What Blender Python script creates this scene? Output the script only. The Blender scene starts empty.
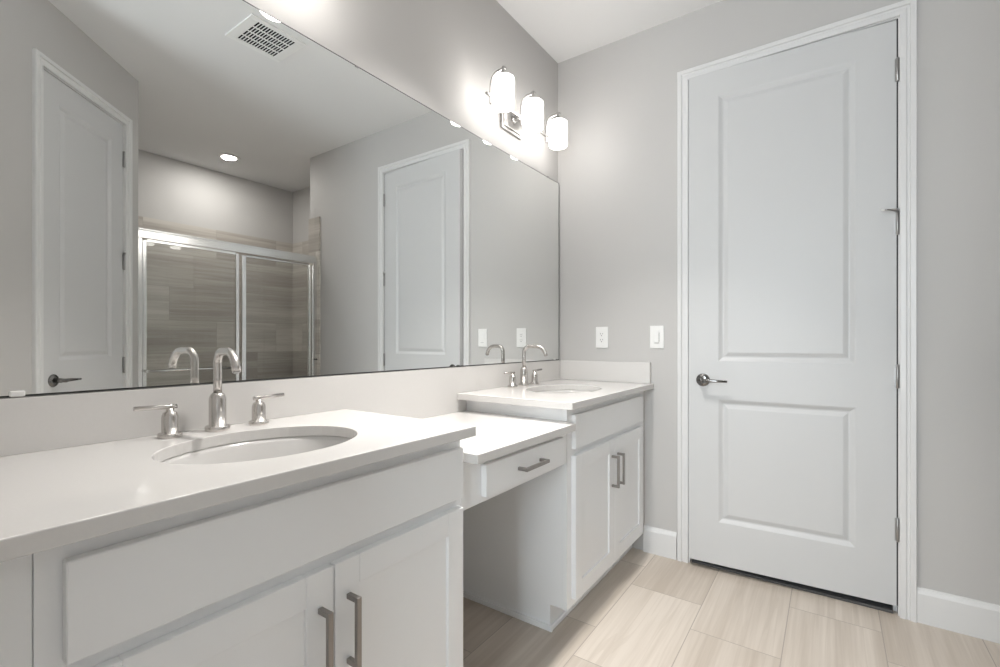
import bpy, bmesh, math
from mathutils import Vector, Matrix

# ------------------------------------------------------------------ camera, world, exposure
S = bpy.context.scene
COL = S.collection
cam_d = bpy.data.cameras.new('camera')
cam_d.sensor_width = 36.0
cam_d.lens = 470.4 / 1000 * 36.0
cam_d.shift_y = 7.9 / 1000
cam_d.clip_start = 0.02
cam = bpy.data.objects.new('camera', cam_d)
cam.location = (1.356, 0.0, 1.137)
cam.rotation_euler = (math.pi / 2, 0, math.radians(35.09))
COL.objects.link(cam)
S.camera = cam

S.view_settings.view_transform = 'Standard'
S.view_settings.look = 'None'
S.view_settings.gamma = 1.0
S.view_settings.use_curve_mapping = False
S.view_settings.exposure = 0.82
S.cycles.use_denoising = True
S.cycles.max_bounces = 14
S.cycles.diffuse_bounces = 7
S.cycles.glossy_bounces = 8
S.cycles.transparent_max_bounces = 16
S.cycles.sample_clamp_indirect = 6.0

W = bpy.data.worlds.new('daylight')
S.world = W
W.use_nodes = True
W.node_tree.nodes['Background'].inputs[0].default_value = (0.75, 0.86, 1.0, 1)
W.node_tree.nodes['Background'].inputs[1].default_value = 1.0

def area(name, loc, rot, sx, sy, power, color, shape='RECTANGLE'):
    d = bpy.data.lights.new(name, 'AREA')
    d.shape = shape; d.size = sx; d.size_y = sy; d.energy = power; d.color = color
    o = bpy.data.objects.new(name, d)
    o.location = loc; o.rotation_euler = rot
    COL.objects.link(o)
    return o

LAMP = 5.8          # glow of the frosted vanity shades
CAN_ADDED = 9.5  # power of the added recessed lamp above the counters
CAN_SHOWER = 5.0
DAY_FILL = 41.0  # power of the added fill lamp behind the camera
# added lamp for daylight outside an invented window at the end of the passage
area('daylight_fill', (1.21, -1.46, 1.45), (math.pi / 2, 0, 0), 0.66, 1.75, DAY_FILL, (0.89, 0.95, 1.0))

# ------------------------------------------------------------------ dimensions (metres)
CEIL = 2.827
YF = 2.542           # far wall
CT = 0.911           # vanity top height
KT = 0.830           # knee counter height
TH = 0.027           # slab thickness
XF = 0.525           # face frame plane
XD = 0.545           # door and drawer fronts
XC = 0.581           # counter front edge
BX, BY = 2.340, 1.139   # outside corner of the diagonal wall
AD = math.radians(46.18)  # direction of the diagonal wall
DX, DY = math.cos(AD), math.sin(AD)

# ------------------------------------------------------------------ materials
def mat(name, color, rough=0.5, metal=0.0, spec=0.5, coat=0.0):
    m = bpy.data.materials.new(name); m.use_nodes = True
    b = m.node_tree.nodes['Principled BSDF']
    b.inputs['Base Color'].default_value = (*color, 1)
    b.inputs['Roughness'].default_value = rough
    b.inputs['Metallic'].default_value = metal
    b.inputs['Specular IOR Level'].default_value = spec
    b.inputs['Coat Weight'].default_value = coat
    return m

class NT:
    """small helper for node graphs"""
    def __init__(s, m):
        s.t = m.node_tree; s.b = s.t.nodes['Principled BSDF']
    def n(s, typ, **kw):
        x = s.t.nodes.new(typ)
        for k, v in kw.items(): setattr(x, k, v)
        return x
    def link(s, a, b): s.t.links.new(a, b)
    def m(s, op, a, b=None, c=None):
        x = s.n('ShaderNodeMath', operation=op)
        for i, v in enumerate((a, b, c)):
            if v is None: continue
            if isinstance(v, (int, float)): x.inputs[i].default_value = v
            else: s.link(v, x.inputs[i])
        return x.outputs[0]
    def vec(s, a, b, c):
        x = s.n('ShaderNodeCombineXYZ')
        for i, v in enumerate((a, b, c)):
            if isinstance(v, (int, float)): x.inputs[i].default_value = v
            else: s.link(v, x.inputs[i])
        return x.outputs[0]
    def mix(s, f, a, b):
        x = s.n('ShaderNodeMix', data_type='RGBA')
        if isinstance(f, (int, float)): x.inputs[0].default_value = f
        else: s.link(f, x.inputs[0])
        for i, v in ((6, a), (7, b)):
            if isinstance(v, tuple): x.inputs[i].default_value = (*v, 1)
            else: s.link(v, x.inputs[i])
        return x.outputs[2]
    def noise(s, vec, scale, detail=3, rough=0.5):
        x = s.n('ShaderNodeTexNoise'); x.inputs['Scale'].default_value = scale
        x.inputs['Detail'].default_value = detail; x.inputs['Roughness'].default_value = rough
        if vec is not None: s.link(vec, x.inputs['Vector'])
        return x.outputs['Fac']
    def bump(s, h, strength, dist):
        x = s.n('ShaderNodeBump'); x.inputs['Strength'].default_value = strength
        x.inputs['Distance'].default_value = dist
        s.link(h, x.inputs['Height']); s.link(x.outputs[0], s.b.inputs['Normal'])

def paint(name, color, rough, scale=260, strength=0.08):
    m = mat(name, color, rough); t = NT(m)
    g = t.n('ShaderNodeNewGeometry').outputs['Position']
    h = t.noise(g, scale, 2)
    t.bump(h, strength, 0.001)
    return m

def tile_mat(name, axes, across, along, x0, y0, shift, base, dark, light, grout, gw, rough, streak, var=0.16):
    """rectangular tiles in running bond; axes = (across axis, along axis) of world position"""
    m = mat(name, base, rough); t = NT(m)
    sep = t.n('ShaderNodeSeparateXYZ')
    t.link(t.n('ShaderNodeNewGeometry').outputs['Position'], sep.inputs[0])
    def axis(a):
        if a == 'H': return t.m('ADD', sep.outputs[0], sep.outputs[1])
        return sep.outputs['XYZ'.index(a)]
    u = axis(axes[0]); v = axis(axes[1])
    uu = t.m('DIVIDE', t.m('SUBTRACT', u, x0), across)
    col = t.m('FLOOR', uu); fu = t.m('SUBTRACT', uu, col)
    vv = t.m('DIVIDE', t.m('SUBTRACT', v, t.m('ADD', y0, t.m('MULTIPLY', col, shift))), along)
    row = t.m('FLOOR', vv); fv = t.m('SUBTRACT', vv, row)
    wn = t.n('ShaderNodeTexWhiteNoise', noise_dimensions='2D')
    t.link(t.vec(col, row, 0), wn.inputs['Vector'])
    rnd = wn.outputs['Value']
    sv = t.vec(t.m('MULTIPLY', u, streak), t.m('MULTIPLY', v, 0.7), t.m('MULTIPLY', rnd, 40.0))
    n1 = t.noise(sv, 1.0, 4, 0.55)
    sv2 = t.vec(t.m('MULTIPLY', u, streak * 4.5), t.m('MULTIPLY', v, 1.6), t.m('MULTIPLY', rnd, 91.0))
    n2 = t.noise(sv2, 1.0, 3, 0.6)
    f = t.m('ADD', t.m('MULTIPLY', n1, 0.65), t.m('MULTIPLY', n2, 0.35))
    f = t.m('ADD', f, t.m('MULTIPLY', t.m('SUBTRACT', rnd, 0.5), var))
    mr = t.n('ShaderNodeMapRange'); mr.inputs[1].default_value = 0.34; mr.inputs[2].default_value = 0.66
    t.link(f, mr.inputs[0])
    c = t.mix(mr.outputs[0], dark, light)
    # thin darker vein threads
    n3 = t.noise(t.vec(t.m('MULTIPLY', u, streak * 0.9), t.m('MULTIPLY', v, 0.5), t.m('MULTIPLY', rnd, 17.0)), 1.0, 2, 0.5)
    thread = t.m('LESS_THAN', t.m('ABSOLUTE', t.m('SUBTRACT', n3, 0.5)), 0.012)
    c = t.mix(t.m('MULTIPLY', thread, 0.22), c, dark)
    eu = t.m('MULTIPLY', t.m('MINIMUM', fu, t.m('SUBTRACT', 1.0, fu)), across)
    ev = t.m('MULTIPLY', t.m('MINIMUM', fv, t.m('SUBTRACT', 1.0, fv)), along)
    g = t.m('LESS_THAN', t.m('MINIMUM', eu, ev), gw)
    c = t.mix(g, c, grout)
    t.link(c, t.b.inputs['Base Color'])
    t.link(t.m('ADD', t.m('MULTIPLY', g, 0.3), rough), t.b.inputs['Roughness'])
    t.bump(t.m('SUBTRACT', 1.0, g), 0.35, 0.001)
    return m

M_WALL = paint('wall_paint', (0.54, 0.53, 0.52), 0.6)
M_CEIL = paint('ceiling_paint', (0.80, 0.80, 0.80), 0.7, 120, 0.15)
M_TRIM = paint('trim_paint', (0.73, 0.73, 0.73), 0.35, 60, 0.02)
M_DOOR = paint('door_paint', (0.62, 0.625, 0.63), 0.42, 90, 0.04)
M_CAB = paint('cabinet_paint', (0.85, 0.86, 0.87), 0.35, 80, 0.02)
M_CABIN = mat('cabinet_inside', (0.45, 0.44, 0.42), 0.6)
M_NICKEL = mat('brushed_nickel', (0.60, 0.575, 0.55), 0.27, 1.0)
M_FIXTURE = mat('fixture_nickel', (0.43, 0.42, 0.41), 0.3, 1.0)
M_PULL = mat('satin_pull', (0.33, 0.31, 0.295), 0.38, 1.0)
M_STEEL = mat('satin_hinge', (0.40, 0.395, 0.39), 0.33, 1.0)
M_LEVER = mat('polished_lever', (0.24, 0.235, 0.23), 0.14, 1.0)
M_CHROME = mat('polished_frame', (0.84, 0.84, 0.83), 0.20, 1.0)
M_CERAMIC = mat('sink_ceramic', (0.60, 0.59, 0.578), 0.12)
M_PLASTIC = mat('white_plastic', (0.84, 0.84, 0.83), 0.35)
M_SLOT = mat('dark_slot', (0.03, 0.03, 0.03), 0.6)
M_CLIP = mat('clear_clip', (0.80, 0.80, 0.79), 0.2)
M_EDGE = mat('mirror_edge', (0.035, 0.036, 0.036), 0.3)
M_VENT_SHADE = mat('vent_shade_black', (0.006, 0.006, 0.006), 0.8)  # near-black colour stands in for shade inside the vent
M_PAN = mat('shower_pan', (0.75, 0.74, 0.72), 0.3)
M_RUBBER_SHADE = mat('rubber_and_gap_shade', (0.035, 0.035, 0.035), 0.7)  # bumper rubber; also paints the shade in the door gaps

# white quartz with a faint mottling
M_QUARTZ = mat('white_quartz', (0.66, 0.645, 0.63), 0.10)
_t = NT(M_QUARTZ)
_q = _t.noise(_t.n('ShaderNodeNewGeometry').outputs['Position'], 190, 3)
_t.link(_t.mix(_q, (0.65, 0.637, 0.622), (0.675, 0.662, 0.648)), _t.b.inputs['Base Color'])

M_MIRROR = mat('mirror_silver', (0.885, 0.895, 0.885), 0.0, 1.0)

M_FLOOR = tile_mat('floor_tile', 'XY', 0.3095, 0.61, -0.0265, 1.955 - 3 * -0.2033, -0.2033,
                   (0.6, 0.53, 0.46), (0.45, 0.39, 0.33), (0.63, 0.57, 0.505), (0.37, 0.33, 0.29), 0.0017, 0.32, 15.0)
M_SHTILE = tile_mat('shower_tile', 'ZH', 0.3095, 0.61, 2.262 - 0.3095 * 8, 0.15, 0.2033,
                    (0.3, 0.27, 0.24), (0.40, 0.365, 0.33), (0.66, 0.63, 0.585), (0.40, 0.375, 0.34), 0.0015, 0.28, 13.0, 0.26)

M_CARPET = mat('grey_carpet', (0.16, 0.155, 0.15), 0.95)
_t = NT(M_CARPET)
_q = _t.noise(_t.n('ShaderNodeNewGeometry').outputs['Position'], 420, 3)
_t.link(_t.mix(_q, (0.05, 0.05, 0.052), (0.15, 0.148, 0.148)), _t.b.inputs['Base Color'])

def glass_mat(name, tint):
    m = bpy.data.materials.new(name); m.use_nodes = True
    t = m.node_tree; t.nodes.clear()
    out = t.nodes.new('ShaderNodeOutputMaterial')
    mix = t.nodes.new('ShaderNodeMixShader'); fr = t.nodes.new('ShaderNodeFresnel')
    fr.inputs[0].default_value = 1.5
    tr = t.nodes.new('ShaderNodeBsdfTransparent'); tr.inputs[0].default_value = (*tint, 1)
    gl = t.nodes.new('ShaderNodeBsdfGlossy'); gl.inputs['Roughness'].default_value = 0.0
    t.links.new(fr.outputs[0], mix.inputs[0]); t.links.new(tr.outputs[0], mix.inputs[1])
    t.links.new(gl.outputs[0], mix.inputs[2]); t.links.new(mix.outputs[0], out.inputs[0])
    return m
M_GLASS = glass_mat('clear_glass', (0.97, 0.98, 0.975))

def glow(name, color, strength):
    m = mat(name, (0.9, 0.9, 0.88), 0.3)
    b = m.node_tree.nodes['Principled BSDF']
    b.inputs['Emission Color'].default_value = (*color, 1)
    b.inputs['Emission Strength'].default_value = strength
    return m
M_SHADE = glow('lit_frosted_glass', (1.0, 0.965, 0.925), LAMP)
M_LENS = glow('lit_lens', (1.0, 0.95, 0.88), 9.0)

# ------------------------------------------------------------------ mesh builder
class B:
    def __init__(s): s.bm = bmesh.new()
    def box(s, x0, x1, y0, y1, z0, z1, bev=0.0, seg=1):
        r = bmesh.ops.create_cube(s.bm, size=1)
        vs = r['verts']
        for v in vs:
            v.co = Vector((x0 + (v.co.x + .5) * (x1 - x0), y0 + (v.co.y + .5) * (y1 - y0), z0 + (v.co.z + .5) * (z1 - z0)))
        if bev > 0:
            es = list({e for v in vs for e in v.link_edges})
            bmesh.ops.bevel(s.bm, geom=es, offset=bev, segments=seg, affect='EDGES', profile=0.6)
        return s
    def lathe(s, prof, o=(0, 0, 0), axis='Z', n=28, sx=1.0, sy=1.0):
        """prof: list of (r, h) from bottom to top; r = 0 closes"""
        def place(a, r, h):
            p = (r * math.cos(a) * sx, r * math.sin(a) * sy, h)
            if axis == 'Y': p = (p[0], p[2], p[1])
            elif axis == 'X': p = (p[2], p[0], p[1])
            return Vector(p) + Vector(o)
        rings = []
        for r, h in prof:
            if r <= 1e-7: rings.append([s.bm.verts.new(place(0, 0, h))])
            else: rings.append([s.bm.verts.new(place(2 * math.pi * i / n, r, h)) for i in range(n)])
        for a, b in zip(rings, rings[1:]):
            for i in range(n):
                j = (i + 1) % n
                f = [a[i % len(a)]] + ([a[j]] if len(a) > 1 else []) + ([b[j]] if len(b) > 1 else []) + [b[i % len(b)]]
                if len(f) > 2: s.bm.faces.new(f).smooth = True
        return s
    def tube(s, path, r, n=16, caps=True):
        path = [Vector(p) for p in path]; k = len(path)
        rad = r if isinstance(r, (list, tuple)) else [r] * k
        tang = [(path[min(i + 1, k - 1)] - path[max(i - 1, 0)]).normalized() for i in range(k)]
        nrm = tang[0].orthogonal().normalized(); rings = []
        for i in range(k):
            t = tang[i]; nrm = (nrm - t * nrm.dot(t)).normalized(); bi = t.cross(nrm)
            rings.append([s.bm.verts.new(path[i] + (nrm * math.cos(2 * math.pi * j / n) + bi * math.sin(2 * math.pi * j / n)) * rad[i]) for j in range(n)])
        for a, b in zip(rings, rings[1:]):
            for j in range(n):
                s.bm.faces.new([a[j], a[(j + 1) % n], b[(j + 1) % n], b[j]]).smooth = True
        if caps:
            s.bm.faces.new(rings[0]); s.bm.faces.new(rings[-1])
        return s
    def prism(s, pts, z0, z1):
        lo = [s.bm.verts.new((x, y, z0)) for x, y in pts]; hi = [s.bm.verts.new((x, y, z1)) for x, y in pts]
        s.bm.faces.new(lo); s.bm.faces.new(hi)
        for i in range(len(pts)):
            j = (i + 1) % len(pts); s.bm.faces.new([lo[i], lo[j], hi[j], hi[i]])
        return s
    def prism_y(s, pts, y0, y1):
        """polygon in XZ extruded along Y"""
        lo = [s.bm.verts.new((x, y0, z)) for x, z in pts]; hi = [s.bm.verts.new((x, y1, z)) for x, z in pts]
        s.bm.faces.new(lo); s.bm.faces.new(hi)
        for i in range(len(pts)):
            j = (i + 1) % len(pts); s.bm.faces.new([lo[i], lo[j], hi[j], hi[i]])
        return s

def obj(name, b, m, parent=None, smooth_angle=None):
    bm = b.bm
    bmesh.ops.recalc_face_normals(bm, faces=bm.faces)
    if parent is not None and not parent.get('_local'):
        bmesh.ops.translate(bm, verts=bm.verts, vec=-origin_of(parent))
    me = bpy.data.meshes.new(name); bm.to_mesh(me); bm.free()
    me.materials.append(m)
    o = bpy.data.objects.new(name, me); COL.objects.link(o)
    if parent is not None: o.parent = parent
    return o

def origin_of(o):
    v = Vector((0, 0, 0))
    while o is not None:
        v += Vector(o.location); o = o.parent
    return v

LOCAL = set()
def empty(name, loc=(0, 0, 0), rz=0.0):
    o = bpy.data.objects.new(name, None); o.empty_display_size = 0.05
    o.location = loc; o.rotation_euler = (0, 0, rz); COL.objects.link(o)
    return o
def thing(name, label, cat, loc=(0, 0, 0), group=None, rz=0.0):
    o = empty(name, loc, rz); return tag(o, label, cat, group)
def tag(o, label, cat, group=None, kind=None):
    o['label'] = label; o['category'] = cat
    if group: o['group'] = group
    if kind: o['kind'] = kind
    return o
def struct(name, b, m, label=None, cat=None):
    o = obj(name, b, m); o['kind'] = 'structure'
    if label: o['label'] = label
    if cat: o['category'] = cat
    return o
def copy_tree(o, parent=None):
    c = o.copy(); COL.objects.link(c)
    if parent is not None: c.parent = parent
    for ch in list(o.children): copy_tree(ch, c)
    return c

# ------------------------------------------------------------------ room shell
HX0, HX1, HY = 0.82, 1.600, -1.30        # entry passage behind the camera
CX0, CY0 = HX1, BY - (BX - HX1) * math.tan(AD)          # start of the diagonal wall
struct('floor', B().box(-0.1, 3.8, HY - 0.1, 3.15, -0.06, 0.0), M_FLOOR,
       'pale beige stone-look plank tiles across the bathroom floor', 'floor')
struct('ceiling', B().box(-0.1, 3.8, HY - 0.1, 3.7, CEIL, CEIL + 0.06), M_CEIL,
       'flat white ceiling over the bathroom', 'ceiling')
struct('wall_left', B().box(-0.1, 0.0, -0.05, YF + 0.12, 0, CEIL), M_WALL,
       'greige painted wall behind the long mirror and vanities', 'wall')
O1L, O1R, O1T = 0.732, 1.608, 2.496      # rough opening of the far door
w = B()
w.box(-0.1, O1L, YF, YF + 0.12, 0, CEIL)
w.box(O1R, 2.595, YF, YF + 0.12, 0, CEIL)
w.box(O1L, O1R, YF, YF + 0.12, O1T, CEIL)
struct('wall_far', w, M_WALL, 'greige painted end wall holding the wide white door', 'wall')
# shower alcove
SY0, SY1, SX = 1.15, 3.012, 3.655
struct('wall_shower_return', B().box(2.48, 2.595, YF + 0.12, SY1, 0, CEIL), M_WALL)
struct('wall_shower_end', B().box(2.48, SX + 0.1, SY1, SY1 + 0.1, 0, CEIL), M_WALL,
       'painted end wall above the shower tiles', 'wall')
struct('wall_shower_back', B().box(SX, SX + 0.1, SY0 - 0.1, SY1, 0, CEIL), M_WALL,
       'painted back wall of the shower above its tiles', 'wall')
struct('wall_shower_near', B().prism([(BX, BY), (BX + 0.011, SY0), (SX, SY0), (SX, SY0 - 0.1), (BX + 0.06, SY0 - 0.1)], 0, CEIL), M_WALL)
TT, TB = 2.262, 2.240
struct('trim_1', B().box(SX - 0.01, SX, SY0 + 0.011, SY1 - 0.0105, 0, TB), M_SHTILE,
       'taupe streaked tiles on the shower back wall', 'wall tile')
struct('trim_2', B().box(2.596, SX - 0.0105, SY1 - 0.01, SY1, 0, TB), M_SHTILE,
       'taupe streaked tiles on the shower end wall', 'wall tile')
struct('trim_3', B().box(2.43, SX - 0.0105, SY0, SY0 + 0.01, 0, TT), M_SHTILE)
# tile wrapping the outside corner of the far wall
w = B(); w.box(2.437, 2.605, YF - 0.01, YF, 0, TT); w.box(2.595, 2.605, YF, SY1 - 0.0105, 0, TT)
struct('trim_4', w, M_SHTILE, 'narrow strip of taupe tile on the wall corner beside the shower door', 'wall tile')
struct('shower_curb', B().box(2.44, 2.56, SY0 + 0.011, YF - 0.011, 0, 0.11, 0.004), M_SHTILE)
struct('shower_pan', B().box(2.561, SX - 0.011, SY0 + 0.011, SY1 - 0.011, 0, 0.03), M_PAN)

# diagonal wall: local frame, X runs from the shower corner back to the passage, Y into the wall
DL = math.hypot(BX - CX0, BY - CY0)
diag = empty('wall_diagonal', (BX, BY, 0), math.pi + AD)
diag['kind'] = 'structure'
A_s = 0.721                                # distance of the measuring point from the corner
d_hinge, d_latch = A_s - 0.583, A_s + 0.033
d0, d1 = d_hinge - 0.026, d_latch + 0.026
w = B()
w.box(0, d0, 0, 0.1, 0, CEIL); w.box(d1, DL, 0, 0.1, 0, CEIL); w.box(d0, d1, 0, 0.1, O1T, CEIL)
def lobj(name, b, m, parent):
    """part whose mesh is already in its parent's own frame"""
    bm = b.bm
    bmesh.ops.recalc_face_normals(bm, faces=bm.faces)
    me = bpy.data.meshes.new(name); bm.to_mesh(me); bm.free(); me.materials.append(m)
    o = bpy.data.objects.new(name, me); COL.objects.link(o); o.parent = parent
    return o
dw = lobj('plaster', w, M_WALL, diag)
diag['label'] = 'slanted greige wall with a narrow white door, seen in the mirror'; diag['category'] = 'wall'
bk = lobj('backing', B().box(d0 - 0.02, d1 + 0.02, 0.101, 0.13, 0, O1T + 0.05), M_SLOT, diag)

struct('wall_right', B().box(HX1, HX1 + 0.1, HY, CY0, 0, CEIL), M_WALL)
w = B(); w.box(-0.1, HX0, -0.05, 0.05, 0, CEIL); w.box(HX0 - 0.1, HX0, HY, -0.05, 0, CEIL)
struct('wall_near', w, M_WALL)
w = B(); WX0, WX1, WZ0, WZ1 = 0.89, 1.53, 0.55, 2.35
w.box(HX0 - 0.1, WX0, HY - 0.1, HY, 0, CEIL); w.box(WX1, HX1 + 0.1, HY - 0.1, HY, 0, CEIL)
w.box(WX0, WX1, HY - 0.1, HY, 0, WZ0); w.box(WX0, WX1, HY - 0.1, HY, WZ1, CEIL)
struct('wall_back', w, M_WALL)
win = empty('added_window_1', (1.21, HY - 0.05, WZ0)); win['kind'] = 'structure'  # unseen window, added to let cool fill light in
w = B()
for a, b_ in ((WX0, WX0 + 0.04), (WX1 - 0.04, WX1)): w.box(a, b_, HY - 0.08, HY - 0.03, WZ0, WZ1, 0.003)
for a, b_ in ((WZ0, WZ0 + 0.04), (WZ1 - 0.04, WZ1), (1.43, 1.46)): w.box(WX0 + 0.04, WX1 - 0.04, HY - 0.08, HY - 0.03, a, b_, 0.003)
obj('added_window_frame', w, M_TRIM, win)
obj('pane', B().box(WX0 + 0.04, WX1 - 0.04, HY - 0.058, HY - 0.053, WZ0 + 0.04, WZ1 - 0.04), M_GLASS, win)

# dim carpeted closet behind the far door
w = B(); w.box(0.4, 2.47, 3.4, 3.5, 0, CEIL); w.box(0.3, 0.4, YF + 0.12, 3.5, 0, CEIL); w.box(2.38, 2.47, YF + 0.12, 3.4, 0, CEIL)
struct('wall_closet', w, M_WALL)
tag(obj('carpet', B().box(0.770, 1.570, YF + 0.006, 3.38, 0.0005, 0.012, 0.002), M_CARPET),
    'strip of grey carpet glimpsed under the wide white door', 'carpet', kind='stuff')

# baseboards
def base(name, pts, h=0.140, t=0.014, label=None):
    """pts: two ends on the wall line, room to the left of the walk direction"""
    (xa, ya), (xb, yb) = pts
    d = Vector((xb - xa, yb - ya, 0)); L = d.length; d.normalize(); n = Vector((-d.y, d.x, 0))
    b = B(); prof = [(0, 0), (t, 0), (t, h - 0.022), (t * 0.75, h - 0.012), (t * 0.45, h - 0.006), (t * 0.35, h), (0, h)]
    rings = []
    for k in (0, 1):
        p = Vector((xa, ya, 0)) + d * (L * k)
        rings.append([b.bm.verts.new(p + n * a + Vector((0, 0, z))) for a, z in prof])
    m_ = len(prof)
    for i in range(m_):
        j = (i + 1) % m_; b.bm.faces.new([rings[0][i], rings[0][j], rings[1][j], rings[1][i]])
    b.bm.faces.new(rings[0]); b.bm.faces.new(rings[1])
    return struct(name, b, M_TRIM, label, 'baseboard' if label else None)
base('baseboard_far', ((0.700, YF), (0.527, YF)), label='short white baseboard between the far vanity and the door casing')
base('baseboard_far_right', ((2.437, YF), (1.6425, YF)), label='white baseboard right of the wide door')
base('baseboard_right', ((HX1, HY), (HX1, CY0)))
base('baseboard_hall', ((HX0, -0.05), (HX0, HY)))

# ------------------------------------------------------------------ panelled doors
def door(root, Wd, Hd, z0, stile, hinge_right, lever_z, jamb_d=0.118, shade_y=0.003, gl=0.005, ajar=0.0):
    """root frame: X to the right seen from the room, Y into the wall, slab spans 0..Wd"""
    up, low = (1.040, 2.347), (0.248, 0.852)
    b = B(); bm = b.bm
    xs = [0, stile, Wd - stile, Wd]; zs = [z0, low[0], low[1], up[0], up[1], z0 + Hd]
    grid = [[bm.verts.new((x, 0.0015, z)) for z in zs] for x in xs]
    for i in range(3):
        for j in range(5):
            if i == 1 and j in (1, 3): continue
            bm.faces.new([grid[i][j], grid[i + 1][j], grid[i + 1][j + 1], grid[i][j + 1]])
    loops = [(0.006, 0.0025), (0.018, 0.010), (0.024, 0.0105), (0.042, 0.0035), (0.045, 0.003)]
    for j in (1, 3):
        prev = [grid[1][j], grid[2][j], grid[2][j + 1], grid[1][j + 1]]
        for off, dep in loops:
            xa, xb, za, zb = xs[1] + off, xs[2] - off, zs[j] + off, zs[j + 1] - off
            cur = [bm.verts.new((x, 0.0015 + dep, z)) for x, z in ((xa, za), (xb, za), (xb, zb), (xa, zb))]
            for k in range(4): bm.faces.new([prev[k], prev[(k + 1) % 4], cur[(k + 1) % 4], cur[k]])
            prev = cur
        bm.faces.new(prev)
    # back and edges
    bx = [bm.verts.new((x, 0.039, z)) for x, z in ((0, z0), (Wd, z0), (Wd, z0 + Hd), (0, z0 + Hd))]
    bm.faces.new(bx)
    fr = [grid[0][0], grid[1][0], grid[2][0], grid[3][0]]
    bm.faces.new(fr + [bx[1], bx[0]])
    bm.faces.new([grid[i][5] for i in range(4)] + [bx[2], bx[3]])
    bm.faces.new([grid[0][j] for j in range(6)] + [bx[3], bx[0]])
    bm.faces.new([grid[3][j] for j in range(6)] + [bx[2], bx[1]])
    hxa = Wd + 0.0025 if hinge_right else -0.0025
    def swing(bb):
        if ajar: bmesh.ops.rotate(bb.bm, verts=bb.bm.verts, cent=(hxa, -0.004, 0), matrix=Matrix.Rotation(math.radians(ajar), 3, 'Z'))
        return bb
    lobj('door_slab', swing(b), M_DOOR, root)
    # jamb with stop
    g = 0.005; top = z0 + Hd
    ga, gb = (gl, g) if hinge_right else (g, gl)
    b = B()
    b.box(-ga - 0.019, -ga, 0.0005, jamb_d, 0, top + g + 0.019); b.box(Wd + gb, Wd + gb + 0.019, 0.0005, jamb_d, 0, top + g + 0.019)
    b.box(-ga, Wd + gb, 0.0005, jamb_d, top + g, top + g + 0.019)
    b.box(-ga, 0.008, 0.0405, 0.07, 0, top + g); b.box(Wd - 0.008, Wd + gb, 0.0405, 0.07, 0, top + g); b.box(0.008, Wd - 0.008, 0.0405, 0.07, top - 0.008, top + g)
    lobj('door_jamb', b, M_TRIM, root)
    b = B()  # dark strips in the slab gaps stand in for their deep shade
    if not ajar or not hinge_right: b.box(-ga, -0.0004, shade_y, 0.040, z0, top + g)
    if not ajar or hinge_right: b.box(Wd + 0.0004, Wd + gb, shade_y, 0.040, z0, top + g)
    if not ajar: b.box(-0.0004, Wd + 0.0004, shade_y, 0.040, top + 0.0004, top + g)
    lobj('gap_shade', b, M_RUBBER_SHADE, root)
    # mitred casing
    prof = [(0.009, 0.0), (0.009, 0.011), (0.012, 0.0135), (0.028, 0.0145), (0.032, 0.0115), (0.040, 0.0115), (0.043, 0.018), (0.059, 0.019), (0.062, 0.016), (0.062, 0.0)]
    b = B(); bm = b.bm; rings = []
    for off, t in prof:
        rings.append([bm.verts.new((x, -t, z)) for x, z in ((-off, 0), (-off, top + off), (Wd + off, top + off), (Wd + off, 0))])
    for a, c in zip(rings, rings[1:]):
        for k in range(3): bm.faces.new([a[k], a[k + 1], c[k + 1], c[k]])
    for k in range(3): bm.faces.new([rings[-1][k], rings[-1][k + 1], rings[0][k + 1], rings[0][k]])
    bm.faces.new([r[0] for r in rings]); bm.faces.new([r[3] for r in rings])
    lobj('door_casing', b, M_TRIM, root)
    # hinges
    hx = Wd + g * 0.5 if hinge_right else -g * 0.5
    sgn = -1 if hinge_right else 1
    for i, hz in enumerate((2.262, 1.628, 0.992, 0.357)):
        b = B()
        b.lathe([(0, -0.050), (0.003, -0.050), (0.006, -0.047), (0.006, 0.047), (0.003, 0.050), (0, 0.050)], (hx, -0.004, hz), n=14)
        b.box(hx - 0.0085, hx + 0.0085, 0.0008, 0.0035, hz - 0.047, hz + 0.047)
        h = lobj('hinge', b, M_STEEL, root)
        if i == 1:
            b = B(); b.tube([(hx, -0.006, hz + 0.052), (hx + sgn * 0.012, -0.014, hz + 0.053), (hx + sgn * 0.030, -0.030, hz + 0.053), (hx + sgn * 0.046, -0.036, hz + 0.053)], [0.007, 0.006, 0.0035, 0.0035], 12)
            b.box(hx - 0.007, hx + 0.007, -0.012, 0.0, hz + 0.047, hz + 0.056, 0.002)
            st = lobj('door_stop', b, M_STEEL, h)
            lobj('stop_tip', B().lathe([(0, 0), (0.006, 0.001), (0.006, 0.007), (0, 0.009)], (hx + sgn * 0.049, -0.037, hz + 0.049), n=12), M_PLASTIC, h)
    # lever
    lx = 0.067 if hinge_right else Wd - 0.067
    s = 1 if hinge_right else -1
    b = B(); b.lathe([(0, 0.004), (0.032, 0.004), (0.032, -0.003), (0.028, -0.008), (0.014, -0.010), (0, -0.010)], (lx, 0, lever_z), 'Y', 28)
    hd = lobj('door_handle', swing(b), M_LEVER, root)
    b = B(); b.lathe([(0, -0.009), (0.012, -0.009), (0.012, -0.035), (0.010, -0.045), (0.010, -0.060), (0, -0.062)], (lx, 0, lever_z), 'Y', 20)
    b.tube([(lx - s * 0.006, -0.052, lever_z), (lx + s * 0.03, -0.054, lever_z + 0.001), (lx + s * 0.07, -0.053, lever_z), (lx + s * 0.115, -0.048, lever_z - 0.001)], [0.0095, 0.0085, 0.0065, 0.0055], 14)
    lobj('lever', swing(b), M_LEVER, hd)
    # latch strike on the free edge
    ex = 0.0 if hinge_right else Wd
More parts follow.
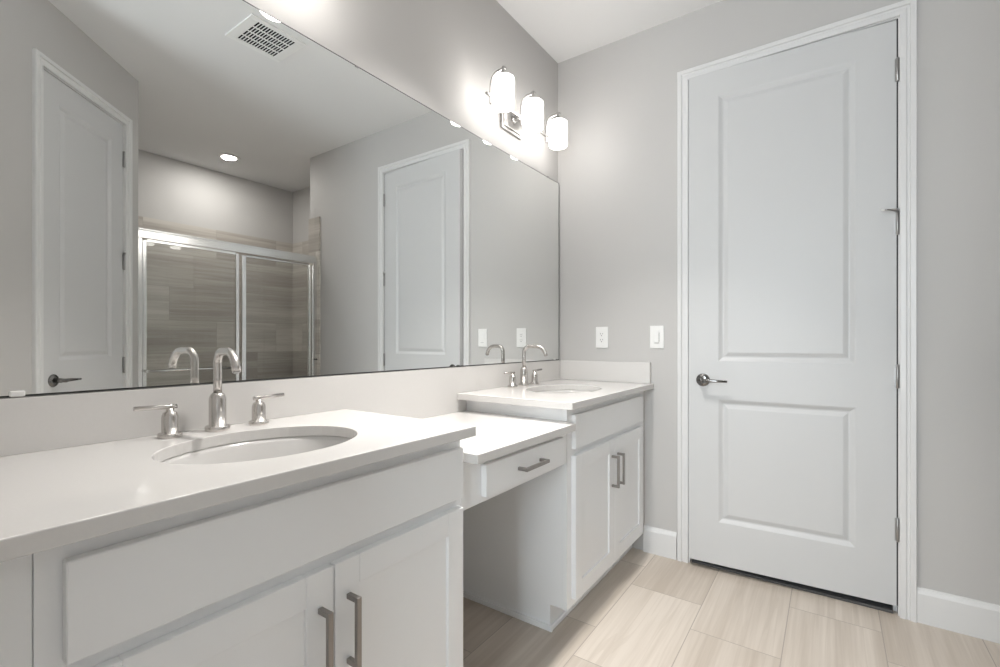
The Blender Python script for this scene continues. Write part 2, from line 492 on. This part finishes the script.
    b = B(); b.box(ex - 0.0015 if hinge_right else ex - 0.001, ex + 0.001 if hinge_right else ex + 0.0015, 0.008, 0.032, lever_z - 0.028, lever_z + 0.028)
    lobj('latch', swing(b), M_STEEL, root)

d1o = thing('door_1', 'wide tall white two-panel door in the far wall, slightly ajar, hinged on the right', 'door', (0.7675, YF, 0)); d1o['kind'] = 'structure'
door(d1o, 0.813, 2.432, 0.039, 0.136, True, 0.945, gl=0.0035, ajar=2.9)
d2o = thing('door_2', 'narrow white two-panel door in the slanted wall, seen at the left of the mirror', 'door',
            (BX - DX * d_hinge, BY - DY * d_hinge, 0), rz=math.pi + AD); d2o['kind'] = 'structure'
door(d2o, d_latch - d_hinge, 2.440, 0.030, 0.105, False, 0.940, 0.099, 0.012)

# ------------------------------------------------------------------ vanity cabinets
def shaker(bm_b, x1, y0, y1, z0, z1, st=0.06, th=0.02, rec=0.008):
    """framed front facing +X"""
    b = bm_b; x0 = x1 - th
    b.box(x0, x1, y0, y0 + st, z0, z1, 0.0015); b.box(x0, x1, y1 - st, y1, z0, z1, 0.0015)
    b.box(x0, x1 - 0.0003, y0 + st, y1 - st, z0, z0 + st, 0.001); b.box(x0, x1 - 0.0003, y0 + st, y1 - st, z1 - st, z1, 0.001)
    b.box(x0 + 0.002, x1 - rec, y0 + st - 0.002, y1 - st + 0.002, z0 + st - 0.002, z1 - st + 0.002)
    return b

def pull(parent, x, y, z0, z1, horizontal=False):
    """square bar pull; feet touch the plane x"""
    b = B(); r = 0.0058; out = 0.030
    if not horizontal:
        for z in (z0 + r, z1 - r): b.box(x, x + out, y - r + 0.0004, y + r - 0.0004, z - r + 0.0004, z + r - 0.0004, 0.0018, 2)
        b.box(x + out - r * 0.7, x + out + r, y - r, y + r, z0, z1, 0.0022, 2)
    else:
        zc = y
        for yy in (z0 + r, z1 - r): b.box(x, x + out, yy - r + 0.0004, yy + r - 0.0004, zc - r + 0.0004, zc + r - 0.0004, 0.0018, 2)
        b.box(x + out - r * 0.7, x + out + r, z0, z1, zc - r, zc + r, 0.0022, 2)
    return obj('handle', b, M_PULL, parent)

TOE = 0.10; TOEX = 0.452
def cabinet(label, y0, y1, yl, yr, group, ends):
    """box from y0 to y1, fronts from yl to yr; ends = (left, right) finished side panels"""
    t = thing('vanity_cabinet', label, 'cabinet', (0, (y0 + y1) / 2, 0), group)
    ztop = CT - TH - 0.0005
    side = [(0.001, 0.0), (TOEX, 0.0), (TOEX, TOE), (XF - 0.0195, TOE), (XF - 0.0195, ztop), (0.001, ztop)]
    obj('side_panel', B().prism_y(side, y0, y0 + 0.016), M_CAB, t)
    obj('side_panel', B().prism_y(side, y1 - 0.016, y1), M_CAB, t)
    b = B(); b.box(0.002, 0.010, y0 + 0.016, y1 - 0.016, TOE, ztop); b.box(0.010, XF - 0.02, y0 + 0.016, y1 - 0.016, TOE, TOE + 0.016)
    obj('carcass', b, M_CABIN, t)
    obj('toe_kick', B().box(TOEX - 0.016, TOEX, y0 + 0.0165, y1 - 0.0165, 0.0, TOE), M_CAB, t)
    f = B(); xa = XF - 0.019
    f.box(xa, XF, y0, yl + 0.012, TOE - 0.003, ztop); f.box(xa, XF, yr - 0.012, y1, TOE - 0.003, ztop)
    for za, zb in ((TOE - 0.003, 0.140), (0.680, 0.722), (0.842, ztop)): f.box(xa, XF - 0.0003, yl + 0.012, yr - 0.012, za, zb)
    f.box(xa, XF - 0.0003, (yl + yr) / 2 - 0.02, (yl + yr) / 2 + 0.02, 0.140, 0.680)
    obj('face_frame', f, M_CAB, t)
    obj('drawer_front', B().box(XF + 0.0005, XD, yl, yr, 0.715, 0.850, 0.0018), M_CAB, t)
    ym = (yl + yr) / 2
    for s in (-1, 1):
        ya, yb = (yl, ym - 0.0015) if s < 0 else (ym + 0.0015, yr)
        dr = obj('door', shaker(B(), XD, ya, yb, 0.128, 0.690), M_CAB, t)
        pull(dr, XD, ym + s * 0.033, 0.477, 0.621)
    b = B()
    if ends[0]: b.prism_y([(0.002, 0), (TOEX + 0.012, 0), (TOEX + 0.012, 0.012), (TOEX + 0.004, 0.020), (0.002, 0.020)], y0 - 0.012, y0)
    if ends[1]: b.prism_y([(0.002, 0), (TOEX + 0.012, 0), (TOEX + 0.012, 0.012), (TOEX + 0.004, 0.020), (0.002, 0.020)], y1, y1 + 0.012)
    b.box(TOEX, TOEX + 0.012, y0, y1, 0, 0.018, 0.003)
    obj('shoe_moulding', b, M_CAB, t)
    return t

NY0, NY1 = 0.149, 0.992
near = cabinet('white shaker vanity cabinet under the nearer sink, in the foreground', NY0, NY1, 0.176, 0.983, 'white shaker vanity cabinets', (False, True))
far = cabinet('white shaker vanity cabinet under the farther sink, beside the end wall', 1.631, YF - 0.001, 1.669, 2.474, 'white shaker vanity cabinets', (True, False))
# filler strip between the near cabinet and the wall
obj('filler_strip', B().box(XF - 0.022, XF - 0.003, 0.0505, NY0 - 0.0004, 0.0, CT - TH - 0.0005, 0.001), M_CAB, near)

# knee-space drawer unit between the cabinets
ky0, ky1 = 0.9935, 1.629
kt = thing('drawer_unit', 'shallow white drawer unit bridging the knee space between the two vanities', 'drawer', (0, (ky0 + ky1) / 2, 0.67))
zt = KT - TH - 0.0005
b = B(); b.box(XF - 0.019, XF, ky0, 1.098, 0.668, zt, 0.001); b.box(XF - 0.019, XF, 1.588, ky1, 0.668, zt, 0.001)
b.box(XF - 0.019, XF - 0.0003, 1.098, 1.588, 0.668, 0.690); b.box(XF - 0.019, XF - 0.0003, 1.098, 1.588, 0.776, zt)
obj('face_frame', b, M_CAB, kt)
b = B(); b.box(0.03, XF - 0.02, 1.10, 1.112, 0.690, 0.780); b.box(0.03, XF - 0.02, 1.576, 1.588, 0.690, 0.780); b.box(0.03, XF - 0.02, 1.112, 1.576, 0.690, 0.698)
obj('drawer_box', b, M_CABIN, kt)
b = B(); b.box(0.003, 0.022, ky0, ky1, 0.70, zt); b.box(0.022, XF - 0.02, ky0, ky0 + 0.018, 0.76, zt); b.box(0.022, XF - 0.02, ky1 - 0.018, ky1, 0.76, zt)
obj('support_rail', b, M_CAB, kt)
dr = obj('drawer', B().box(XF + 0.0005, XD, 1.086, 1.572, 0.686, 0.781, 0.0018), M_CAB, kt)
pull(dr, XD, 0.7335, 1.252, 1.398, True)

# ------------------------------------------------------------------ counters, splashes, sinks
SAX, SAY = 0.168, 0.212
SCX = 0.312
def counter(y0, y1, ztop, label, holes, x0=0.0015, outline=None):
    b = B(); bm = b.bm; N = 56
    def loop(z, kind, c=None):
        if kind == 'rect':
            return [bm.verts.new((x, y, z)) for x, y in (outline or ((x0, y0), (XC, y0), (XC, y1), (x0, y1)))]
        return [bm.verts.new((SCX + SAX * math.cos(2 * math.pi * i / N), c + SAY * math.sin(2 * math.pi * i / N), z)) for i in range(N)]
    loops = []
    for z in (ztop, ztop - TH):
        ls = [loop(z, 'rect')] + [loop(z, 'ell', c) for c in holes]
        es = []
        for l in ls:
            for i in range(len(l)): es.append(bm.edges.new((l[i], l[(i + 1) % len(l)])))
        bmesh.ops.triangle_fill(bm, edges=es, use_beauty=True)
        loops.append(ls)
    for la, lb in zip(*loops):
        for i in range(len(la)):
            j = (i + 1) % len(la); bm.faces.new([la[i], la[j], lb[j], lb[i]])
    o = obj('countertop', b, M_QUARTZ)
    tag(o, label, 'countertop', 'white quartz countertops')
    bv = o.modifiers.new('edge', 'BEVEL'); bv.width = 0.002; bv.segments = 2; bv.limit_method = 'ANGLE'; bv.angle_limit = math.radians(60)
    return o
NSY, FSY = 0.567, 2.020
counter(0.0515, 0.993, CT, 'white quartz countertop around the nearer oval sink, in the foreground', [NSY])
counter(1.012, 1.6295, KT, 'lower white quartz countertop over the knee space, without a sink', [], outline=((0.0015, 1.006), (0.576, 1.006), (0.576, 1.603), (0.526, 1.603), (0.526, 1.6295), (0.0015, 1.6295)))
counter(1.566, YF - 0.0015, CT, 'white quartz countertop around the farther oval sink, against the end wall', [FSY])
SPT, SPX = 1.024, 0.028
b = B(); bm = b.bm
pts = [(0.0515, CT + 0.0005), (0.9935, CT + 0.0005), (0.9935, KT + 0.0005), (1.6305, KT + 0.0005), (1.6305, CT - TH - 0.001), (1.5655, CT - TH - 0.001), (1.5655, CT + 0.0005), (YF - 0.0015, CT + 0.0005), (YF - 0.0015, SPT), (0.0515, SPT)]
lo = [bm.verts.new((0.001, y, z)) for y, z in pts]; hi = [bm.verts.new((SPX, y, z)) for y, z in pts]
bm.faces.new(lo); bm.faces.new(hi)
for i in range(len(pts)): bm.faces.new([lo[i], lo[(i + 1) % len(pts)], hi[(i + 1) % len(pts)], hi[i]])
tag(obj('backsplash', b, M_QUARTZ), 'long white quartz backsplash below the wide mirror', 'backsplash')
tag(obj('backsplash', B().box(SPX + 0.0005, 0.566, YF - 0.026, YF - 0.001, CT + 0.0005, SPT, 0.0012), M_QUARTZ),
    'short white quartz side splash on the end wall under the outlet', 'backsplash')

def sink(cy, label):
    t = thing('sink', label, 'sink', (SCX, cy, CT - TH), 'white oval undermount sinks')
    b = B(); k = SAY / SAX
    prof = [(0.022, -0.150), (0.045, -0.149), (0.085, -0.140), (0.120, -0.118), (0.145, -0.085), (0.158, -0.045), (0.165, -0.012), (0.170, -0.0005), (0.190, -0.0005),
            (0.190, -0.010), (0.178, -0.016), (0.172, -0.046), (0.158, -0.092), (0.130, -0.132), (0.090, -0.154), (0.045, -0.164), (0.022, -0.165), (0.022, -0.150)]
    b.lathe(prof, (SCX, cy, CT - TH), n=56, sy=k)
    obj('basin', b, M_CERAMIC, t)
    b = B(); b.lathe([(0, -0.146), (0.016, -0.146), (0.020, -0.148), (0.0295, -0.1475), (0.0295, -0.149), (0.0215, -0.151), (0.0215, -0.172), (0, -0.172)], (SCX, cy, CT - TH), n=28)
    obj('drain', b, M_NICKEL, t)
sink(NSY, 'white oval sink sunk into the foreground countertop')
sink(FSY, 'white oval sink sunk into the countertop beside the end wall')

# ------------------------------------------------------------------ faucets
def arc(cx, cz, r, a0, a1, n=9):
    return [(cx + r * math.cos(math.radians(a0 + (a1 - a0) * i / n)), 0, cz + r * math.sin(math.radians(a0 + (a1 - a0) * i / n))) for i in range(n + 1)]
fa = thing('faucet', 'brushed nickel widespread faucet behind the nearer sink, in the foreground', 'faucet', (0, 0, 0), 'brushed nickel widespread faucets')
b = B(); b.lathe([(0, 0), (0.0275, 0), (0.0282, 0.002), (0.0282, 0.010), (0.0270, 0.012), (0.0195, 0.012), (0.0195, 0.078), (0.0188, 0.084), (0.0158, 0.091), (0.0118, 0.095), (0.0098, 0.096), (0, 0.096)], n=32)
lobj('spout_base', b, M_NICKEL, fa)
path = [(0, 0, 0.095), (0, 0, 0.13), (0, 0, 0.166)] + arc(0.032, 0.169, 0.032, 180, 90, 14) + arc(0.066, 0.149, 0.052, 90, 20, 14) + [(0.1195, 0, 0.1535)]
sp = lobj('spout', B().tube(path, 0.0098, 20), M_NICKEL, fa)
lobj('aerator', B().tube([(0.1190, 0, 0.155), (0.1204, 0, 0.1512)], 0.0082, 20), M_STEEL, sp)
for s in (-1, 1):
    b = B(); b.lathe([(0, 0), (0.0242, 0), (0.0248, 0.002), (0.0248, 0.008), (0.0238, 0.010), (0.0172, 0.010), (0.0172, 0.046), (0.0165, 0.051), (0.0140, 0.058), (0.0085, 0.062), (0.0078, 0.068), (0, 0.068)], (0, s * 0.1055, 0), n=28)
    v = lobj('valve_handle', b, M_NICKEL, fa)
    lobj('lever', B().tube([(0, s * (0.1055 - 0.014), 0.0715), (0, s * 0.1055, 0.0720), (0, s * (0.1055 + 0.071), 0.0745)], [0.0054, 0.0054, 0.0050], 14), M_NICKEL, v)
fb = copy_tree(fa)
for f_, a_ in ((fa, -5), (fb, 9)):
    for c_ in f_.children:
        if c_.name.startswith('spout') and 'base' not in c_.name: c_.rotation_euler = (0, 0, math.radians(a_))
fa.location = (0.0785, NSY, CT)
fb.location = (0.0785, FSY + 0.012, CT)
fb['label'] = 'brushed nickel widespread faucet behind the farther sink, beside the end wall'

# ------------------------------------------------------------------ mirror
MY0, MY1, MZ0, MZ1 = 0.055, 2.533, 1.0262, 2.0910
mr = thing('mirror', 'wide frameless wall mirror above both sinks', 'mirror', (0, 1.3, MZ0))
obj('mirror_glass', B().box(0.0005, 0.0130, MY0, MY1, MZ0, MZ1), M_MIRROR, mr)
b = B(); e = 0.0028
b.box(0.0005, 0.0135, MY0, MY1, MZ0 - 0.0006, MZ0 + 0.0026); b.box(0.0005, 0.0135, MY0, MY1, MZ1 - 0.0016, MZ1 + 0.0006)
b.box(0.0005, 0.0135, MY1 - 0.0035, MY1 + 0.0006, MZ0, MZ1); b.box(0.0005, 0.0135, MY0 - 0.0006, MY0 + e, MZ0, MZ1)
obj('mirror_edge', b, M_EDGE, mr)
def clip(y, top, m, wd=0.024, h=0.013):
    b = B(); z = MZ1 - 0.004 if top else MZ0 - 0.0008
    b.box(0.0005, 0.0180, y - wd / 2, y + wd / 2, z, z + h, 0.002)
    obj('mirror_clip', b, m, mr)
clip(0.2165, False, M_CLIP, 0.023, 0.012); clip(1.59, False, M_EDGE, 0.016, 0.008); clip(2.475, False, M_CLIP, 0.018, 0.009); clip(2.397, True, M_STEEL, 0.016, 0.010); clip(1.05, True, M_STEEL, 0.016, 0.004)

# ------------------------------------------------------------------ vanity lights
vl = thing('vanity_light', 'three-shade brushed nickel wall light above the farther sink', 'light', (0, 0, 0), 'three-shade vanity lights')
b = B(); b.box(0.0005, 0.014, -0.092, 0.092, -0.060, 0.060, 0.004, 2); b.box(0.014, 0.020, -0.078, 0.078, -0.046, 0.046, 0.005, 2)
lobj('backplate', b, M_FIXTURE, vl)
b = B(); b.tube([(0.019, 0, 0.005), (0.067, 0, 0.005)], 0.010, 16)
b.lathe([(0, 0.020), (0.018, 0.020), (0.016, 0.028), (0.010, 0.031), (0, 0.031)], (0, 0, 0.005), 'X', 20)
lobj('stem', b, M_FIXTURE, vl)
lobj('crossbar', B().tube([(0.067, -0.296, 0.005), (0.067, -0.15, 0.005), (0.067, 0.15, 0.005), (0.067, 0.296, 0.005)], 0.0062, 14), M_FIXTURE, vl)
for k in (-1, 0, 1):
    y = k * 0.2615
    p = [(0.067, y, -0.030), (0.067, y, 0.03), (0.067, y, 0.055)] + [(0.067 + 0.045 * (1 - math.cos(a)), y, 0.055 + 0.052 * math.sin(a)) for a in [math.radians(q) for q in (18, 36, 54, 72, 90)]] + [(0.140, y, 0.108), (0.152, y, 0.106)]
    lobj('arm', B().tube(p, 0.0056, 14), M_FIXTURE, vl)
    b = B(); b.lathe([(0, 0.009), (0.040, 0.009), (0.046, 0.010), (0.0490, 0.014), (0.0495, 0.022), (0.0495, 0.134), (0.0485, 0.141), (0.043, 0.146), (0.020, 0.1475), (0, 0.1475)], (0.14, y, -0.080), n=32)
    sh = lobj('lamp_shade', b, M_SHADE, vl)
    b = B(); b.lathe([(0, 0.1477), (0.019, 0.1477), (0.019, 0.155), (0.011, 0.163), (0.008, 0.180), (0.0095, 0.188), (0.0095, 0.194), (0.006, 0.198), (0, 0.199)], (0.14, y, -0.080), n=20)
    lobj('cap', b, M_FIXTURE, sh)
vl2 = copy_tree(vl)
vl.location = (0, 2.0215, 2.270)
vl2.location = (0, NSY, 2.270)
vl2['label'] = 'three-shade wall light above the nearer sink, mostly outside the photo at the top'

# ------------------------------------------------------------------ outlet and switch
def plate(name, x, label, cat):
    t = thing(name, label, cat, (x, YF, 1.1605))
    z = 1.1605
    obj('cover_plate', B().box(x - 0.0365, x + 0.0365, YF - 0.0065, YF - 0.0003, z - 0.0605, z + 0.0605, 0.003, 2), M_PLASTIC, t)
    return t, z
t, z = plate('wall_outlet', 0.2855, 'white electrical outlet on the end wall above the side splash', 'outlet')
b = B(); b.box(0.2855 - 0.0165, 0.2855 + 0.0165, YF - 0.0085, YF - 0.0066, z - 0.0335, z + 0.0335, 0.001)
rc = obj('receptacle', b, M_PLASTIC, t)
b = B()
for zz in (z + 0.017, z - 0.017):
    b.box(0.2855 - 0.0075, 0.2855 - 0.0053, YF - 0.0089, YF - 0.0086, zz - 0.001, zz + 0.0075); b.box(0.2855 + 0.0053, 0.2855 + 0.0075, YF - 0.0089, YF - 0.0086, zz, zz + 0.0065)
    b.box(0.2855 - 0.0025, 0.2855 + 0.0025, YF - 0.0089, YF - 0.0086, zz - 0.010, zz - 0.0055)
obj('slots', b, M_SLOT, rc)
for zz in (z + 0.049, z - 0.049):
    obj('screw', B().lathe([(0, -0.0003), (0.003, -0.0003), (0.003, -0.0012), (0, -0.0014)], (0.2855, YF - 0.0064, zz), 'Y', 12), M_PLASTIC, t)
t, z = plate('light_switch', 0.597, 'white light switch on the end wall beside the door casing', 'switch')
obj('bezel', B().box(0.597 - 0.0178, 0.597 + 0.0178, YF - 0.0078, YF - 0.0066, z - 0.0345, z + 0.0345, 0.0006), M_PLASTIC, t)
b = B(); bm = b.bm
obj('rocker', B().prism([(0.597 - 0.0135, YF - 0.0079), (0.597 + 0.0115, YF - 0.0079), (0.597 + 0.0115, YF - 0.0125), (0.597 - 0.0135, YF - 0.0098)], z - 0.030, z + 0.030), M_PLASTIC, t)

b = B(); b.box(0.597 + 0.0118, 0.597 + 0.0142, YF - 0.0083, YF - 0.0079, z - 0.026, z + 0.024); b.box(0.597 - 0.012, 0.597 + 0.0142, YF - 0.0083, YF - 0.0079, z - 0.0325, z - 0.0305)
obj('slider_slot', b, mat('grey_slot', (0.35, 0.35, 0.35), 0.6), t)

# ------------------------------------------------------------------ ceiling vent and lights
vt = thing('ceiling_vent', 'white square exhaust fan grille in the ceiling, seen in the mirror', 'vent', (1.250, 1.395, CEIL))
vx0, vx1, vy0, vy1 = 1.124, 1.376, 1.266, 1.534
ix0, ix1, iy0, iy1 = 1.137, 1.363, 1.294, 1.508
b = B(); zt_, zb = CEIL - 0.0005, CEIL - 0.009
b.box(vx0 - 0.02, ix0, vy0 - 0.02, vy1 + 0.02, zb, zt_, 0.002); b.box(ix1, vx1 + 0.02, vy0 - 0.02, vy1 + 0.02, zb, zt_, 0.002)
b.box(ix0, ix1, vy0 - 0.02, iy0, zb, zt_, 0.002); b.box(ix0, ix1, iy1, vy1 + 0.02, zb, zt_, 0.002)
obj('vent_frame', b, M_PLASTIC, vt)
b = B(); n = 14
for i in range(n + 1):
    y = iy0 + (iy1 - iy0) * i / n
    b.box(ix0, ix1, y - 0.0019, y + 0.0019, zb + 0.001, zb + 0.004)
for k in (1, 2, 3):
    x = ix0 + (ix1 - ix0) * k / 4
    b.box(x - 0.0035, x + 0.0035, iy0, iy1, zb + 0.0005, zb + 0.004)
obj('grille', b, M_PLASTIC, vt)
obj('vent_shade', B().box(ix0, ix1, iy0, iy1, CEIL - 0.003, CEIL - 0.0008), M_VENT_SHADE, vt)  # black plate stands in for the shade behind the grille bars

def can(x, y, label, power, beam=100, group='round recessed ceiling lights'):
    t = thing('recessed_light', label, 'light', (x, y, CEIL), group)
    b = B(); b.lathe([(0.062, -0.0005), (0.092, -0.0005), (0.094, -0.003), (0.090, -0.007), (0.068, -0.009), (0.062, -0.006), (0.062, -0.0005)], (x, y, CEIL), n=40)
    obj('trim_ring', b, M_PLASTIC, t)
    obj('lens', B().lathe([(0, -0.002), (0.0615, -0.002), (0.0615, -0.005), (0, -0.0055)], (x, y, CEIL), n=36), M_LENS, t)
    lp = area('recessed_lamp', (x, y, CEIL - 0.010), (0, 0, 0), 0.11, 0.11, power, (1.0, 0.965, 0.925), 'DISK')
    lp.data.spread = math.radians(beam)
can(3.182, 2.10, 'round recessed ceiling light over the shower, seen in the mirror', CAN_SHOWER, 180)
can(0.62, 1.28, 'added round recessed ceiling light over the vanity aisle, unseen', CAN_ADDED, 88)  # unseen can, added to light the counter tops from above

# ------------------------------------------------------------------ sliding shower door
sd = thing('shower_door', 'framed sliding glass shower door with a towel bar, seen in the mirror', 'shower door', (2.50, 1.85, 0.11))
ya, yb = SY0 + 0.0115, YF - 0.0115
b = B(); b.box(2.466, 2.534, ya, yb, 1.846, 1.890, 0.004, 2); b.box(2.474, 2.526, ya, yb, 1.890, 1.906, 0.005, 2); b.box(2.462, 2.470, ya, yb, 1.836, 1.850, 0.002)
obj('header_rail', b, M_CHROME, sd)
obj('bottom_track', B().box(2.470, 2.530, ya, yb, 0.1105, 0.138, 0.004, 2), M_CHROME, sd)
for y0, y1 in ((ya, ya + 0.050), (yb - 0.036, yb)):
    obj('jamb', B().box(2.470, 2.530, y0, y1, 0.1385, 1.8455, 0.003, 2), M_CHROME, sd)
def sliding(x, y0, y1, sa, sb):
    g = obj('sliding_panel', B().box(x - 0.003, x + 0.003, y0 + sa * 0.5, y1 - sb * 0.5, 0.150, 1.830), M_GLASS, sd)
    b = B(); b.box(x - 0.010, x + 0.010, y0, y0 + sa, 0.142, 1.826, 0.003, 2); b.box(x - 0.010, x + 0.010, y1 - sb, y1, 0.142, 1.826, 0.003, 2)
    b.box(x - 0.010, x + 0.010, y0 + sa, y1 - sb, 0.142, 0.172, 0.003); b.box(x - 0.008, x + 0.008, y0 + sa, y1 - sb, 1.815, 1.836, 0.002)
    obj('panel_frame', b, M_CHROME, g)
    return g
p1 = sliding(2.484, 1.214, 1.849, 0.022, 0.026)
p2 = sliding(2.514, 1.884, 2.488, 0.034, 0.020)
b = B(); b.tube([(2.437, 1.226, 0.935), (2.437, 1.836, 0.935)], 0.0075, 16)
for y in (1.228, 1.834): b.tube([(2.474, y, 0.935), (2.430, y, 0.935)], 0.009, 14)
obj('towel_bar', b, M_CHROME, p1)
obj('bumper', B().lathe([(0, 0), (0.008, 0), (0.008, 0.012), (0, 0.014)], (2.455, 2.515, 0.97), n=14), M_RUBBER_SHADE, sd)
